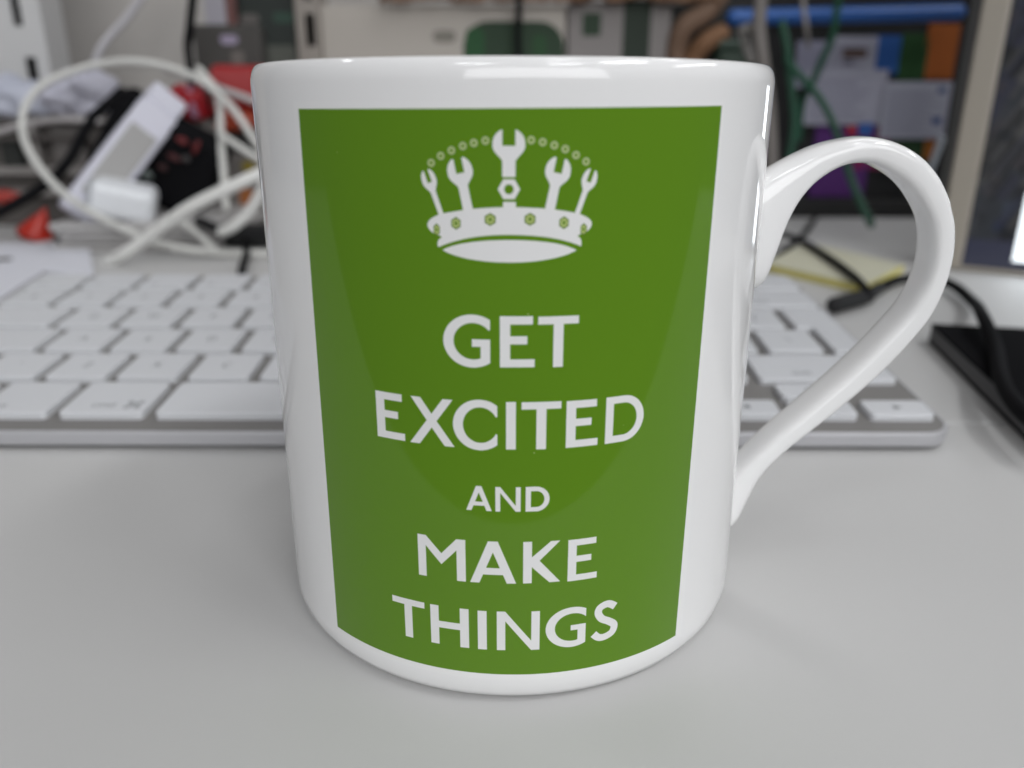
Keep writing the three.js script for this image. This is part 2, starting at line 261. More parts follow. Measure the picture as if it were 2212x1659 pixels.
// ---------------------------------------------------------------- keyboard
MAT.aluminium = std(0.46, 0.46, 0.48, 0.45, { metalness: 0.3 });
{
  const X0 = -0.1775, X1 = 0.1062, Z0 = -0.0462, xc = (X0 + X1) / 2, W = X1 - X0, L = 0.1252;
  const kb = thing('keyboard', 'slim aluminium keyboard with white keys behind the mug', 'keyboard', [xc, 0.0049, Z0]);
  kb.rotation.x = 0.085;
  const rr = (w, d, r) => { const s = new THREE.Shape(), x = -w / 2, y = -d / 2; s.moveTo(x + r, y); s.lineTo(x + w - r, y); s.absarc(x + w - r, y + r, r, -Math.PI / 2, 0); s.lineTo(x + w, y + d - r); s.absarc(x + w - r, y + d - r, r, 0, Math.PI / 2); s.lineTo(x + r, y + d); s.absarc(x + r, y + d - r, r, Math.PI / 2, Math.PI); s.lineTo(x, y + r); s.absarc(x + r, y + r, r, Math.PI, 1.5 * Math.PI); return s; };
  const plate = (shape, h, b) => new THREE.ExtrudeGeometry(shape, { depth: h - 2 * b, bevelEnabled: true, bevelThickness: b, bevelSize: b, bevelOffset: -b, bevelSegments: 2, curveSegments: 6 }).translate(0, 0, b).rotateX(-Math.PI / 2);
  part('frame', plate(rr(W, L, 0.007), 0.0037, 0.0005).translate(0, -0.0037, -L / 2), MAT.aluminium, kb);
  part('key_gap_shade', plate(rr(W - 0.0022, L - 0.0018, 0.006), 0.0006, 0.0001).translate(0, -0.0003, -L / 2), std(0.185, 0.178, 0.172, 0.6), kb);  // darker plate: shade between keys and shadow line at the back, put into colour
  part('battery_tube', new THREE.CylinderGeometry(0.0068, 0.0068, W - 0.004, 24).rotateZ(Math.PI / 2).translate(0, -0.0082, -L + 0.009), MAT.aluminium, kb);
  const lin = (a, b, n) => Array.from({ length: n + 1 }, (_, i) => a + (b - a) * i / n);
  const rows = [   // front z, back z, boundaries in mm, legends
    [-52, -70.4, [-174.5, -153, -133, -112, -88.5, 6.5, 30, 48.5], ['fn', 'ctrl', 'alt', 'cmd \u2318', '', '\u2318 cmd', 'alt']],
    [-73.2, -90.2, [-174.5, ...lin(-146, 64.9, 11), 104.6], ['shift', '`', ...'ZXCVBNM,./', 'shift']],
    [-93.0, -110.2, [-174.5, ...lin(-137.8, 92.3, 12)], ['caps', ...'ASDFGHJKL', ';', "'", '\\']],
    [-113.0, -130.2, [-174.5, ...lin(-144.4, 87.4, 12)], ['tab', ...'QWERTYUIOP[]']],
    [-133.0, -149.4, [...lin(-174.5, 74, 13), 104.6], ['\u00a7', ...'1234567890-=', 'delete']],
    [-152.0, -168.0, lin(-176, 104.6, 14), ['esc', 'F1', 'F2', 'F3', 'F4', 'F5', 'F6', 'F7', 'F8', 'F9', 'F10', 'F11', 'F12', '']],
  ];
  const keys = [];
  for (const [zf, zb, b, l] of rows) for (let i = 0; i + 1 < b.length; i++) keys.push({ x0: b[i] + 1.55, x1: b[i + 1] - 1.55, zf, zb, t: l[i] });
  for (const [x0, x1, zf, zb, t] of [[48.5, 67.4, -52, -60.4, '\u25c0'], [67.4, 85.9, -52, -60.4, '\u25bc'], [67.4, 85.9, -62.2, -70.4, '\u25b2'], [85.9, 104.6, -52, -60.4, '\u25b6']]) keys.push({ x0: x0 + 1.55, x1: x1 - 1.55, zf, zb, t });
  keys.push({ x0: 93.85, x1: 103.05, zf: -93, zb: -130.2, t: '', iso: 88.95 });
  const N = 10, cell = 144;
  const atlas = texture(N * cell, N * cell, (c) => {
    c.fillStyle = '#ffffff'; c.fillRect(0, 0, N * cell, N * cell);
    keys.forEach((k, i) => {
      const w = k.x1 - k.x0, d = k.zf - k.zb;
      c.save(); c.translate((i % N) * cell, Math.floor(i / N) * cell); c.beginPath(); c.rect(0, 0, cell, cell); c.clip(); c.scale(cell / w, cell / d);
      c.fillStyle = '#8b8d90'; c.textAlign = 'center'; c.textBaseline = 'middle';
      const put = (t, x, y, s) => { c.save(); c.translate(x, y); c.scale(s / 100, s / 100); c.font = '100px sans-serif'; c.fillText(t, 0, 0); c.restore(); };
      if (k.t.includes('\u2318')) {      // looped square and the word beside it
        const right = k.t.startsWith('c'), x = right ? w - 3.6 : 3.6, y = d - 4.6, q = 0.75;
        put('cmd', right ? w - 11 : 11, d - 4.4, 3);
        c.strokeStyle = '#8b8d90'; c.lineWidth = 0.42; c.strokeRect(x - q, y - q, 2 * q, 2 * q);
        for (const [a, b] of [[-1, -1], [1, -1], [-1, 1], [1, 1]]) { c.beginPath(); c.arc(x + a * q * 1.75, y + b * q * 1.75, q * 0.75, 0, 7); c.stroke(); }
      } else if ('\u25c0\u25b6\u25b2\u25bc'.includes(k.t) && k.t) {
        const a = { '\u25b6': 0, '\u25bc': Math.PI / 2, '\u25c0': Math.PI, '\u25b2': -Math.PI / 2 }[k.t]; c.translate(w / 2, d / 2); c.rotate(a); c.beginPath(); c.moveTo(1.3, 0); c.lineTo(-0.9, -1.2); c.lineTo(-0.9, 1.2); c.fill();
      } else if (k.t.length > 1) put(k.t, Math.max(w / 2 - 6, 5), d - 4, 2.8);
      else if (k.t) put(k.t, w / 2, d / 2, /[A-Z]/.test(k.t) ? 4.6 : 4.6);
      c.restore();
    });
  });
  MAT.key = new THREE.MeshStandardMaterial({ roughness: 0.42, map: atlas }); MAT.key.color.setRGB(0.60, 0.612, 0.635);
  keys.forEach((k, i) => {
    const w = (k.x1 - k.x0) / 1000, d = (k.zf - k.zb) / 1000;
    let shape = rr(w, d, 0.0013);
    if (k.iso) {
      const x = w / 2, y = d / 2, l = (k.iso - k.x0) / 1000 - w / 2, m = y - 0.0172;
      shape = new THREE.Shape([[-x, -y], [x, -y], [x, y], [l, y], [l, m], [-x, m]].map(([a, b]) => new THREE.Vector2(a, b)));
    }
    const g = plate(shape, 0.0031, 0.0004), p = g.attributes.position, uv = g.attributes.uv;
    for (let j = 0; j < p.count; j++) {
      const u = Math.min(0.98, Math.max(0.02, p.getX(j) / w + 0.5)), v = Math.min(0.98, Math.max(0.02, 0.5 - p.getZ(j) / d));
      uv.setXY(j, ((i % N) + u) / N, 1 - (Math.floor(i / N) + 1 - v) / N);
    }
    part('key', g, MAT.key, kb).position.set((k.x0 + k.x1) / 2000 - xc, -0.001 + 0.0002 * (rnd() - 0.5), (k.zf + k.zb) / 2000 - Z0);
  });
}

// ---------------------------------------------------------------- monitor at the right
{
  const O = V(0.2075, 0, -0.2705), W = 0.42, H = 0.33;
  const mon = thing('monitor', 'upright monitor with a beige bezel and a lit dark blue screen at the right edge', 'monitor', [O.x, 0, O.z]);
  mon.rotation.y = -Math.atan2(0.565, 0.825);
  const bez = std(0.34, 0.31, 0.265, 0.35), rim = std(0.09, 0.09, 0.09, 0.5);
  const B = 0.0165, E = 0.005;
  part('housing', slab(W, H, 0.03, 0.002).translate(W / 2, H / 2 + 0.0005, -0.0215), rim, mon);
  part('bezel', mergeGeometries([
    slab(B - E, H, 0.008, 0.0015).translate((B + E) / 2, H / 2 + 0.0005, -0.0025), slab(B - E, H, 0.008, 0.0015).translate(W - (B + E) / 2, H / 2 + 0.0005, -0.0025),
    slab(W - 2 * B, B, 0.008, 0.0015).translate(W / 2, H - B / 2, -0.0025), slab(W - 2 * B, 0.002, 0.008, 0.0005).translate(W / 2, 0.0016, -0.0025)]), bez, mon);
  const sw = W - 2 * B - 0.0005, shh = H - B - 0.003;
  const show = (c, w, h) => {                     // a dim desktop, with two white windows
    c.fillStyle = '#3b3f45'; c.fillRect(0, 0, w, h);
    for (let i = 0; i < 260; i++) { c.fillStyle = ['#2a3038', '#4a4f57', '#2b3860', '#514a5c', '#23262b', '#4d5a70'][Math.floor(rnd() * 6)]; c.globalAlpha = 0.5; c.fillRect(rnd() * w, rnd() * h, 20 + rnd() * 90, 6 + rnd() * 60); }
    for (let i = 0; i < 420; i++) { c.fillStyle = ['#1c1d1f', '#585755', '#3a3c4e', '#4a4649', '#1d1d1e', '#6a6866', '#43474f'][Math.floor(rnd() * 7)]; c.globalAlpha = 0.55; c.save(); c.translate(rnd() * 130, rnd() * h); c.rotate(0.5); c.fillRect(0, 0, 4 + rnd() * 12, 8 + rnd() * 60); c.restore(); }
    c.globalAlpha = 1; c.fillStyle = '#44475c'; c.fillRect(0, h - 34, w, 34);
  };
  const t = texture(1024, 800, show);
  const scr = new THREE.MeshStandardMaterial({ color: 0x050505, roughness: 0.25, emissive: 0xffffff, emissiveMap: t, emissiveIntensity: 0.45 });
  part('screen', new THREE.PlaneGeometry(sw, shh).translate(W / 2, shh / 2 + 0.0028, -0.0005), scr, mon);
  const glow = new THREE.MeshStandardMaterial({ color: 0x000000, emissive: new THREE.Color(0.88, 0.95, 1), emissiveIntensity: 1.7 });
  for (const [u0, u1, a, b, I] of [[0.0375, 0.068, 0.007, 0.039, 1.8], [0.043, 0.068, 0.053, 0.088, 4]]) {
    part('lit_window', new THREE.PlaneGeometry(u1 - u0, b - a).translate((u0 + u1) / 2, (a + b) / 2, 0.0003), glow, mon);
    const l = new THREE.RectAreaLight(new THREE.Color(0.88, 0.95, 1), I, u1 - u0, b - a); l.castShadow = true; l.name = 'screen_light';
    l.position.copy(V((u0 + u1) / 2, (a + b) / 2, 0.0012).applyAxisAngle(V(0, 1, 0), mon.rotation.y).add(O)); l.rotation.y = mon.rotation.y + Math.PI; scene.add(l);
  }
}

// ---------------------------------------------------------------- black notebook, note pad and black cables at the right
{
  MAT.blackPlastic = std(0.008, 0.008, 0.009, 0.8);
  const note = thing('notebook', 'closed black notebook lying on the desk right of the keyboard', 'notebook', [0.1405, 0, -0.1385]);
  note.rotation.y = -0.206;
  const cloth = new THREE.MeshPhysicalMaterial({ roughness: 1, specularIntensity: 0.12 }); cloth.color.setRGB(0.007, 0.007, 0.008);
  part('cover', slab(0.15, 0.001, 0.105, 0.0005).translate(0.079, 0.0065, 0.0525), cloth, note);
  part('cover', slab(0.15, 0.001, 0.105, 0.0005).translate(0.079, 0.0007, 0.0525), cloth, note);
  part('pages', slab(0.1496, 0.0048, 0.1046, 0.0004).translate(0.079, 0.0036, 0.0525), std(0.11, 0.11, 0.112, 0.95), note);
  const A = D(1740, 540), B = D(1950, 591), C = D(1863, 639), E = D(1650, 588);
  const sh = new THREE.Shape([A, B, C, E].map((q) => new THREE.Vector2(q.x, -q.z)));
  const sheet = (h) => new THREE.ExtrudeGeometry(sh, { depth: h, bevelEnabled: false }).rotateX(-Math.PI / 2);
  const pad = thing('note_pad', 'pale yellow pad of sticky notes lying behind the right end of the keyboard', 'note pad');
  part('backing_sheet', sheet(0.0006).translate(0, 0.0002, 0), std(0.75, 0.74, 0.7, 0.8), pad);
  part('pages', sheet(0.0032).translate(0, 0.0009, 0), std(0.55, 0.49, 0.14, 0.8), pad);
  part('top_sheet', sheet(0.0003).translate(0, 0.0042, 0), std(0.56, 0.55, 0.43, 0.8), pad);
  MAT.blackCable = new THREE.MeshPhysicalMaterial({ roughness: 0.8, specularIntensity: 0.15 }); MAT.blackCable.color.setRGB(0.008, 0.008, 0.009);
  const on = (l, r, up = 0) => l.map(([x, y, h = 0]) => D(x, y, r + up + h));
  const c1 = thing('usb_cable', 'thick black cable with a plug curving behind the mug handle to the notebook', 'cable');
  part('cord', tube([...on([[1900, 622], [1948, 603], [2010, 600], [2055, 615], [2097, 648], [2126, 690, 0.008]], 0.0021, 0.002), ...on([[2150, 750], [2168, 830], [2200, 880], [2260, 930]], 0.0021, 0.0074)], 0.0021), MAT.blackCable, c1);
  part('plug', tube(on([[1803, 659], [1873, 640]], 0.0034, 0.001), 0.0033), MAT.blackPlastic, c1);
  part('strain_relief', tube(on([[1873, 640], [1900, 622]], 0.0027, 0.0014), 0.0026), MAT.blackPlastic, c1);
  single('thin_cable', tube(on([[1640, 490], [1677, 501], [1728, 519], [1788, 555], [1848, 600], [1876, 632]], 0.0017, 0.005), 0.0017), MAT.blackCable, 'thin black cable running from behind the mug across the yellow note pad', 'cable');
  single('thin_cable', tube(on([[1640, 580], [1668, 561], [1716, 525], [1743, 498], [1762, 468]], 0.0016, 0.0015), 0.0016), MAT.blackCable, 'thin black cable seen through the mug handle, running back to the dark board', 'cable');
}

// ---------------------------------------------------------------- dark pin board with papers at the right rear
{
  const Z = -0.462, board = thing('pin_board', 'dark pin board standing behind the desk at the right', 'pin board', [0.30, 0, Z]);
  part('panel', slab(0.36, 0.34, 0.012, 0.002).translate(0, 0.17, -0.007), std(0.012, 0.012, 0.013, 0.8), board);
  part('ledge', slab(0.36, 0.012, 0.018, 0.002).translate(0, 0.006, 0.0075), std(0.008, 0.008, 0.008, 0.7), board);
  let k = 0;
  const sheet = (name, x0, y0, x1, y1, rgb, label, cat, layer = 0, draw) => {
    const z = Z + 0.0006 + layer * 0.0012, f = frontBox(x0, y0, x1, y1, z, 0.0005, 0.0001);
    const m = draw ? new THREE.MeshStandardMaterial({ roughness: 0.8, map: texture(256, 256, draw) }) : std(...rgb, 0.8);
    if (draw) m.color.setRGB(...rgb);
    const g = crumple(new THREE.BoxGeometry(f.w, f.h, 0.0004, 10, 10, 1), 0, 1);
    const q = g.attributes.position, uv = new Float32Array(q.count * 2), curl = 0.002 + 0.001 * (k++ % 3);
    for (let i = 0; i < q.count; i++) { const a = q.getX(i) / f.w + 0.5, b = q.getY(i) / f.h + 0.5; uv[2 * i] = a; uv[2 * i + 1] = b; q.setZ(i, q.getZ(i) + curl * 0.3 * (2 * a - 1) ** 2 * (1 - b)); }
    g.setAttribute('uv', new THREE.BufferAttribute(uv, 2)); g.computeVertexNormals();
    const o = single(name, g, m, label, cat); o.position.set(...f.pos); return o;
  };
  const lines = (title, pics) => (c, w, h) => {
    c.fillStyle = '#fff'; c.fillRect(0, 0, w, h); c.fillStyle = '#b9bac4';
    for (let y = 40; y < h - 16; y += 12) c.fillRect(18, y, (0.6 + 0.3 * rnd()) * (w - 30), 4);
    for (const [x, y, a, b, col] of pics) { c.fillStyle = col; c.fillRect(x * w, y * h, a * w, b * h); }
  };
  sheet('purple_card', 1758, 210, 1880, 425, [0.09, 0.02, 0.16], 'purple card pinned lowest on the dark board', 'card');
  sheet('magenta_card', 1850, 262, 1965, 365, [0.24, 0.015, 0.09], 'magenta card half hidden behind the handle and white papers', 'card', 0);
  sheet('green_card', 1925, 215, 2012, 372, [0.015, 0.05, 0.015], 'dark green card below the white papers', 'card', 1);
  sheet('orange_card', 1996, 300, 2022, 345, [0.30, 0.10, 0.01], 'small orange card beside the dark green card', 'card', 2);
  sheet('blue_card', 1878, 77, 1944, 160, [0.02, 0.10, 0.36], 'bright blue card near the top of the dark board', 'card', 0);
  sheet('green_card', 1942, 72, 2002, 175, [0.012, 0.065, 0.012], 'green card between the blue card and the orange card', 'card', 0);
  sheet('orange_card', 1998, 52, 2066, 172, [0.34, 0.085, 0.008], 'large orange card at the upper right of the dark board', 'card', 0);
  sheet('paper_sheet', 1718, 88, 1796, 190, [0.30, 0.30, 0.40], 'white paper sheet behind the crossing green cables', 'paper', 0);
  sheet('paper_sheet', 1786, 78, 1890, 200, [0.36, 0.36, 0.44], 'white paper sheet with a brown picture at its top', 'paper', 1, lines(0, [[0.3, 0.22, 0.5, 0.16, '#8a6a55'], [0.34, 0.42, 0.2, 0.08, '#8d8a92']]));
  sheet('paper_sheet', 1738, 150, 1912, 270, [0.36, 0.36, 0.44], 'widest white paper sheet in the middle of the dark board', 'paper', 2, lines(0, []));
  sheet('paper_sheet', 1905, 176, 2048, 300, [0.35, 0.355, 0.43], 'white paper sheet with small blue marks at the lower right', 'paper', 3, lines(0, [[0.8, 0.1, 0.12, 0.1, '#5b7fb0'], [0.78, 0.62, 0.14, 0.12, '#4d73b0']]));
  sheet('sticker', 1830, 272, 1850, 292, [0.40, 0.02, 0.05], 'small red sticker under the widest white paper', 'sticker', 3);
  sheet('sticker', 1854, 266, 1886, 294, [0.03, 0.10, 0.36], 'small blue sticker under the widest white paper', 'sticker', 3);
  const rod = (x0, y0, x1, y1, z, r) => tube([P(x0, y0, z), P((x0 + x1) / 2, (y0 + y1) / 2, z), P(x1, y1, z)], r);
  single('blue_rod', rod(1585, 38, 2068, 26, -0.445, 0.0052), std(0.025, 0.11, 0.38, 0.35), 'shiny blue rod across the top of the dark board', 'rod');
  single('white_edge_strip', rod(2034, 300, 2008, 368, -0.44, 0.0022), std(0.55, 0.6, 0.66, 0.4), 'thin white strip beside the beige monitor bezel', 'strip');
  const green = std(0.010, 0.075, 0.040, 0.5), gt = (l, z0, z1) => tube(l.map(([x, y], i) => P(x, y, z0 + (z1 - z0) * i / (l.length - 1))), 0.0023);
  single('green_cable', gt([[1690, 50], [1702, 110], [1710, 190], [1716, 260], [1708, 330], [1690, 400]], -0.42, -0.40), green, 'straight hanging green cable nearest the mug rim', 'cable');
  single('green_cable', gt([[1816, -40], [1808, 20], [1798, 80], [1776, 130], [1754, 180], [1735, 215], [1725, 300]], -0.40, -0.42), green, 'green cable hanging from the top and bending left across the papers', 'cable');
  single('green_cable', gt([[1700, 130], [1735, 172], [1765, 205], [1792, 250], [1815, 310], [1836, 380], [1856, 430], [1882, 485]], -0.415, -0.36), green, 'green cable slanting down to the desk inside the mug handle', 'cable');
  single('grey_cable', tube([P(1655, -60, -0.36), P(1644, 0, -0.36), P(1640, 60, -0.36), P(1648, 130, -0.36), P(1662, 230, -0.37), P(1670, 420, -0.37)], 0.0036), std(0.17, 0.155, 0.145, 0.6), 'thick grey cable hanging beside the right end of the mug rim', 'cable');
  single('grey_cable', tube([P(1738, -60, -0.40), P(1735, 0, -0.40), P(1742, 60, -0.40), P(1746, 100, -0.415)], 0.0014), std(0.28, 0.26, 0.25, 0.6), 'thin grey cable end hanging in front of the blue rod', 'cable');
}

// ---------------------------------------------------------------- boxes behind the rim of the mug
function upright(label, x0, x1, yr, z, slots, rgb) {     // slotted shelf upright: a plate with real slots and two flanges
  const a = P(x0, yr, z), b = P(x1, yr, z), w = b.x - a.x, H = 0.26;
  const sh = new THREE.Shape([[0, 0], [w, 0], [w, H], [0, H]].map(([x, y]) => new THREE.Vector2(x, y)));
  for (const [sx0, sy0, sx1, sy1] of slots) {
    const t = P((sx0 + sx1) / 2, sy0, z), u = P((sx0 + sx1) / 2, sy1, z), l = P(sx0, (sy0 + sy1) / 2, z).x - a.x, r = P(sx1, (sy0 + sy1) / 2, z).x - a.x;
    sh.holes.push(new THREE.Path([[l, u.y], [l, t.y], [r, t.y], [r, u.y]].map(([x, y]) => new THREE.Vector2(x, y))));
  }
  const g = thing('shelf_upright', label, 'shelf upright', [a.x, 0, z]);
  const m = std(...rgb, 0.45);
  part('slotted_plate', new THREE.ExtrudeGeometry(sh, { depth: 0.0018, bevelEnabled: true, bevelThickness: 0.0004, bevelSize: 0.0004, bevelOffset: -0.0004, bevelSegments: 2 }).translate(0, 0, -0.0018), m, g);
  part('flange', slab(0.0018, H, 0.025, 0.0005).translate(0.0009, H / 2, -0.0148), m, g);
  part('flange', slab(0.0018, H, 0.025, 0.0005).translate(w - 0.0009, H / 2, -0.0148), m, g);
  part('back_web', slab(w - 0.004, H, 0.0015, 0.0003).translate(w / 2, H / 2, -0.026), std(0.02, 0.018, 0.018, 0.8), g);
  return g;
}
const boxThing = (name, label, cat, r, z, depth, mat, radius) => {
  const f = frontBox(...r, z, depth, radius), h = f.pos[1] + f.h / 2;     // stands on the desk: the front runs down behind the mug
  const g = thing(name, label, cat, [f.pos[0], 0, z]);
  part('body', slab(f.w, h, depth, radius ?? 0.0015).translate(0, h / 2, -depth / 2), mat, g);
  return { g, w: f.w, h, pos: f.pos };
};
const printOn = (g, gp, x0, y0, x1, y1, z, mat, r, name = 'print', lift = 0.0001) => {      // flat printed patch, a hair proud of the face
  const a = P(x0, (y0 + y1) / 2, z), b = P(x1, (y0 + y1) / 2, z), t = P((x0 + x1) / 2, y0, z), u = P((x0 + x1) / 2, y1, z), w = b.x - a.x, h = t.y - u.y;
  const s = new THREE.Shape(); const R = Math.min(r, w / 2, h / 2);
  s.moveTo(R, 0); s.lineTo(w - R, 0); s.absarc(w - R, R, R, -Math.PI / 2, 0); s.lineTo(w, h - R); s.absarc(w - R, h - R, R, 0, Math.PI / 2); s.lineTo(R, h); s.absarc(R, h - R, R, Math.PI / 2, Math.PI); s.lineTo(0, R); s.absarc(R, R, R, Math.PI, 1.5 * Math.PI);
  return part(name, new THREE.ExtrudeGeometry(s, { depth: 0.0002, bevelEnabled: false }).translate(a.x - gp[0], u.y, lift), mat, g);
};
{
  upright('beige slotted shelf upright with a black slot behind the mug rim', 640, 692, 60, -0.42, [[660, 30, 681, 100], [652, -60, 672, 0]], [0.24, 0.215, 0.19]);
  const z = -0.425;
  const cream = boxThing('cream_box', 'cream cardboard box with a rounded dark green print behind the rim', 'box', [694, 10, 1222, 130], z, 0.07, std(0.40, 0.37, 0.335, 0.8));
  printOn(cream.g, cream.g.position.toArray(), 1002, 46, 1218, 260, z, std(0.010, 0.032, 0.012, 0.7), 0.016);
  printOn(cream.g, cream.g.position.toArray(), 1006, 58, 1046, 180, z, std(0.006, 0.06, 0.014, 0.7), 0.012, 'print', 0.0004);
  printOn(cream.g, cream.g.position.toArray(), 1150, 75, 1180, 180, z, std(0.008, 0.05, 0.012, 0.7), 0.004, 'print', 0.0004);
  printOn(cream.g, cream.g.position.toArray(), 935, 66, 985, 92, z, std(0.19, 0.18, 0.155, 0.8), 0.004);
  const grey = boxThing('grey_box', 'grey carton with a dark green square and stripe behind the rim', 'box', [1226, 2, 1450, 130], z, 0.05, std(0.205, 0.19, 0.185, 0.8));
  printOn(grey.g, grey.g.position.toArray(), 1258, 28, 1298, 78, z, std(0.010, 0.030, 0.012, 0.7), 0.002);
  printOn(grey.g, grey.g.position.toArray(), 1342, 0, 1400, 300, z, std(0.008, 0.018, 0.009, 0.7), 0.001);
  const strip = frontBox(820, -60, 1560, 4, z + 0.012, 0.05);
  const brown = single('brown_folder', crumple(new THREE.BoxGeometry(strip.w, strip.h, 0.006, 40, 8, 2), 0.003, 60, 3), std(0.16, 0.085, 0.045, 0.8), 'brown leather folder lying across the top of the boxes', 'folder');
  brown.position.set(strip.pos[0], strip.pos[1] + 0.001, z + 0.008);
  single('thin_cable', tube([P(1118, -40, -0.41), P(1121, 20, -0.41), P(1118, 60, -0.415), P(1122, 160, -0.415)], 0.0022), MAT.blackCable, 'thin black cable hanging in front of the cream box', 'cable');
  // tan strap, dark pouch and green tin between the grey box and the board
  const strap = thing('leather_strap', 'tan leather strap folded beside the grey carton', 'strap');
  const tan = std(0.15, 0.09, 0.058, 0.7);
  part('fold', tube([P(1466, 180, z), P(1462, 110, z), P(1478, 60, z + 0.004), P(1520, 30, z + 0.004), P(1560, -20, z)], 0.0068), tan, strap);
  part('fold', tube([P(1490, 190, z + 0.004), P(1500, 125, z + 0.004), P(1525, 92, z + 0.008), P(1556, 74, z + 0.004)], 0.0062), std(0.19, 0.095, 0.045, 0.7), strap);
  boxThing('dark_box', 'black box behind the tan leather strap', 'box', [1448, 8, 1660, 130], z - 0.02, 0.04, std(0.016, 0.018, 0.017, 0.7));
  const tin = frontBox(1546, 84, 1612, 260, z + 0.012, 0.02, 0.004);
  const tinT = thing('green_tin', 'dark green tin below the tan strap near the grey cable', 'tin', [tin.pos[0], 0, z]);
  part('body', slab(tin.w, tin.pos[1] + tin.h / 2 - 0.006, 0.02, 0.004).translate(0, (tin.pos[1] + tin.h / 2) / 2 - 0.003, 0), std(0.014, 0.035, 0.02, 0.5), tinT);
  part('lid', slab(tin.w + 0.001, 0.006, 0.021, 0.002).translate(0, tin.pos[1] + tin.h / 2 - 0.003, 0), std(0.03, 0.055, 0.04, 0.5), tinT);
  const br = thing('cable_clip', 'grey cable clip fixed beside the thick grey cable', 'clip');
  part('arm', tube([P(1604, 66, -0.385), P(1622, 60, -0.385), P(1642, 62, -0.372)], 0.0032), std(0.2, 0.19, 0.18, 0.6), br);
  part('arm', tube([P(1606, 66, -0.385), P(1612, 100, -0.385), P(1622, 130, -0.385)], 0.0026), std(0.2, 0.19, 0.18, 0.6), br);
}

// ---------------------------------------------------------------- dark equipment between the two uprights
{
  const z = -0.415;
  const b1 = boxThing('equipment_box', 'dark brown grey equipment box left of the mug rim', 'box', [418, 52, 566, 172], z, 0.06, std(0.055, 0.052, 0.048, 0.75), 0.003);
  printOn(b1.g, b1.g.position.toArray(), 476, 76, 514, 96, z, std(0.30, 0.26, 0.36, 0.6), 0.003, 'label');
  printOn(b1.g, b1.g.position.toArray(), 500, 110, 528, 142, z, std(0.13, 0.115, 0.105, 0.6), 0.002, 'label');
  const b2 = boxThing('equipment_box', 'black green equipment box beside the beige shelf upright', 'box', [508, -40, 642, 150], z - 0.012, 0.06, std(0.012, 0.018, 0.015, 0.7), 0.003);
  printOn(b2.g, b2.g.position.toArray(), 572, 98, 640, 140, z - 0.012, std(0.075, 0.08, 0.068, 0.7), 0.003, 'label');
  printOn(b2.g, b2.g.position.toArray(), 590, 26, 636, 50, z - 0.012, std(0.02, 0.05, 0.035, 0.7), 0.003, 'label');
  printOn(b2.g, b2.g.position.toArray(), 516, 30, 560, 52, z - 0.012, std(0.10, 0.09, 0.085, 0.7), 0.003, 'label');
  const card = frontBox(430, -50, 480, 55, z + 0.004, 0.002);
  single('grey_card', card.geo, std(0.34, 0.33, 0.37, 0.7), 'pale grey card standing on the brown grey equipment box', 'card').position.set(card.pos[0], card.pos[1] + 0.0005, z - 0.004);
  const red = frontBox(482, -50, 504, 60, z, 0.004);
  single('red_strip', red.geo, std(0.12, 0.05, 0.045, 0.7), 'dull red strip standing beside the pale grey card', 'strip').position.set(red.pos[0], red.pos[1] + 0.0005, z - 0.004);
  single('black_cable', tube([P(420, -60, -0.39), P(416, 0, -0.39), P(410, 60, -0.39), P(406, 100, -0.395), P(412, 150, -0.395), P(420, 230, -0.40)], 0.0026), MAT.blackCable, 'black cable hanging in front of the grey wall left of the equipment', 'cable');
}

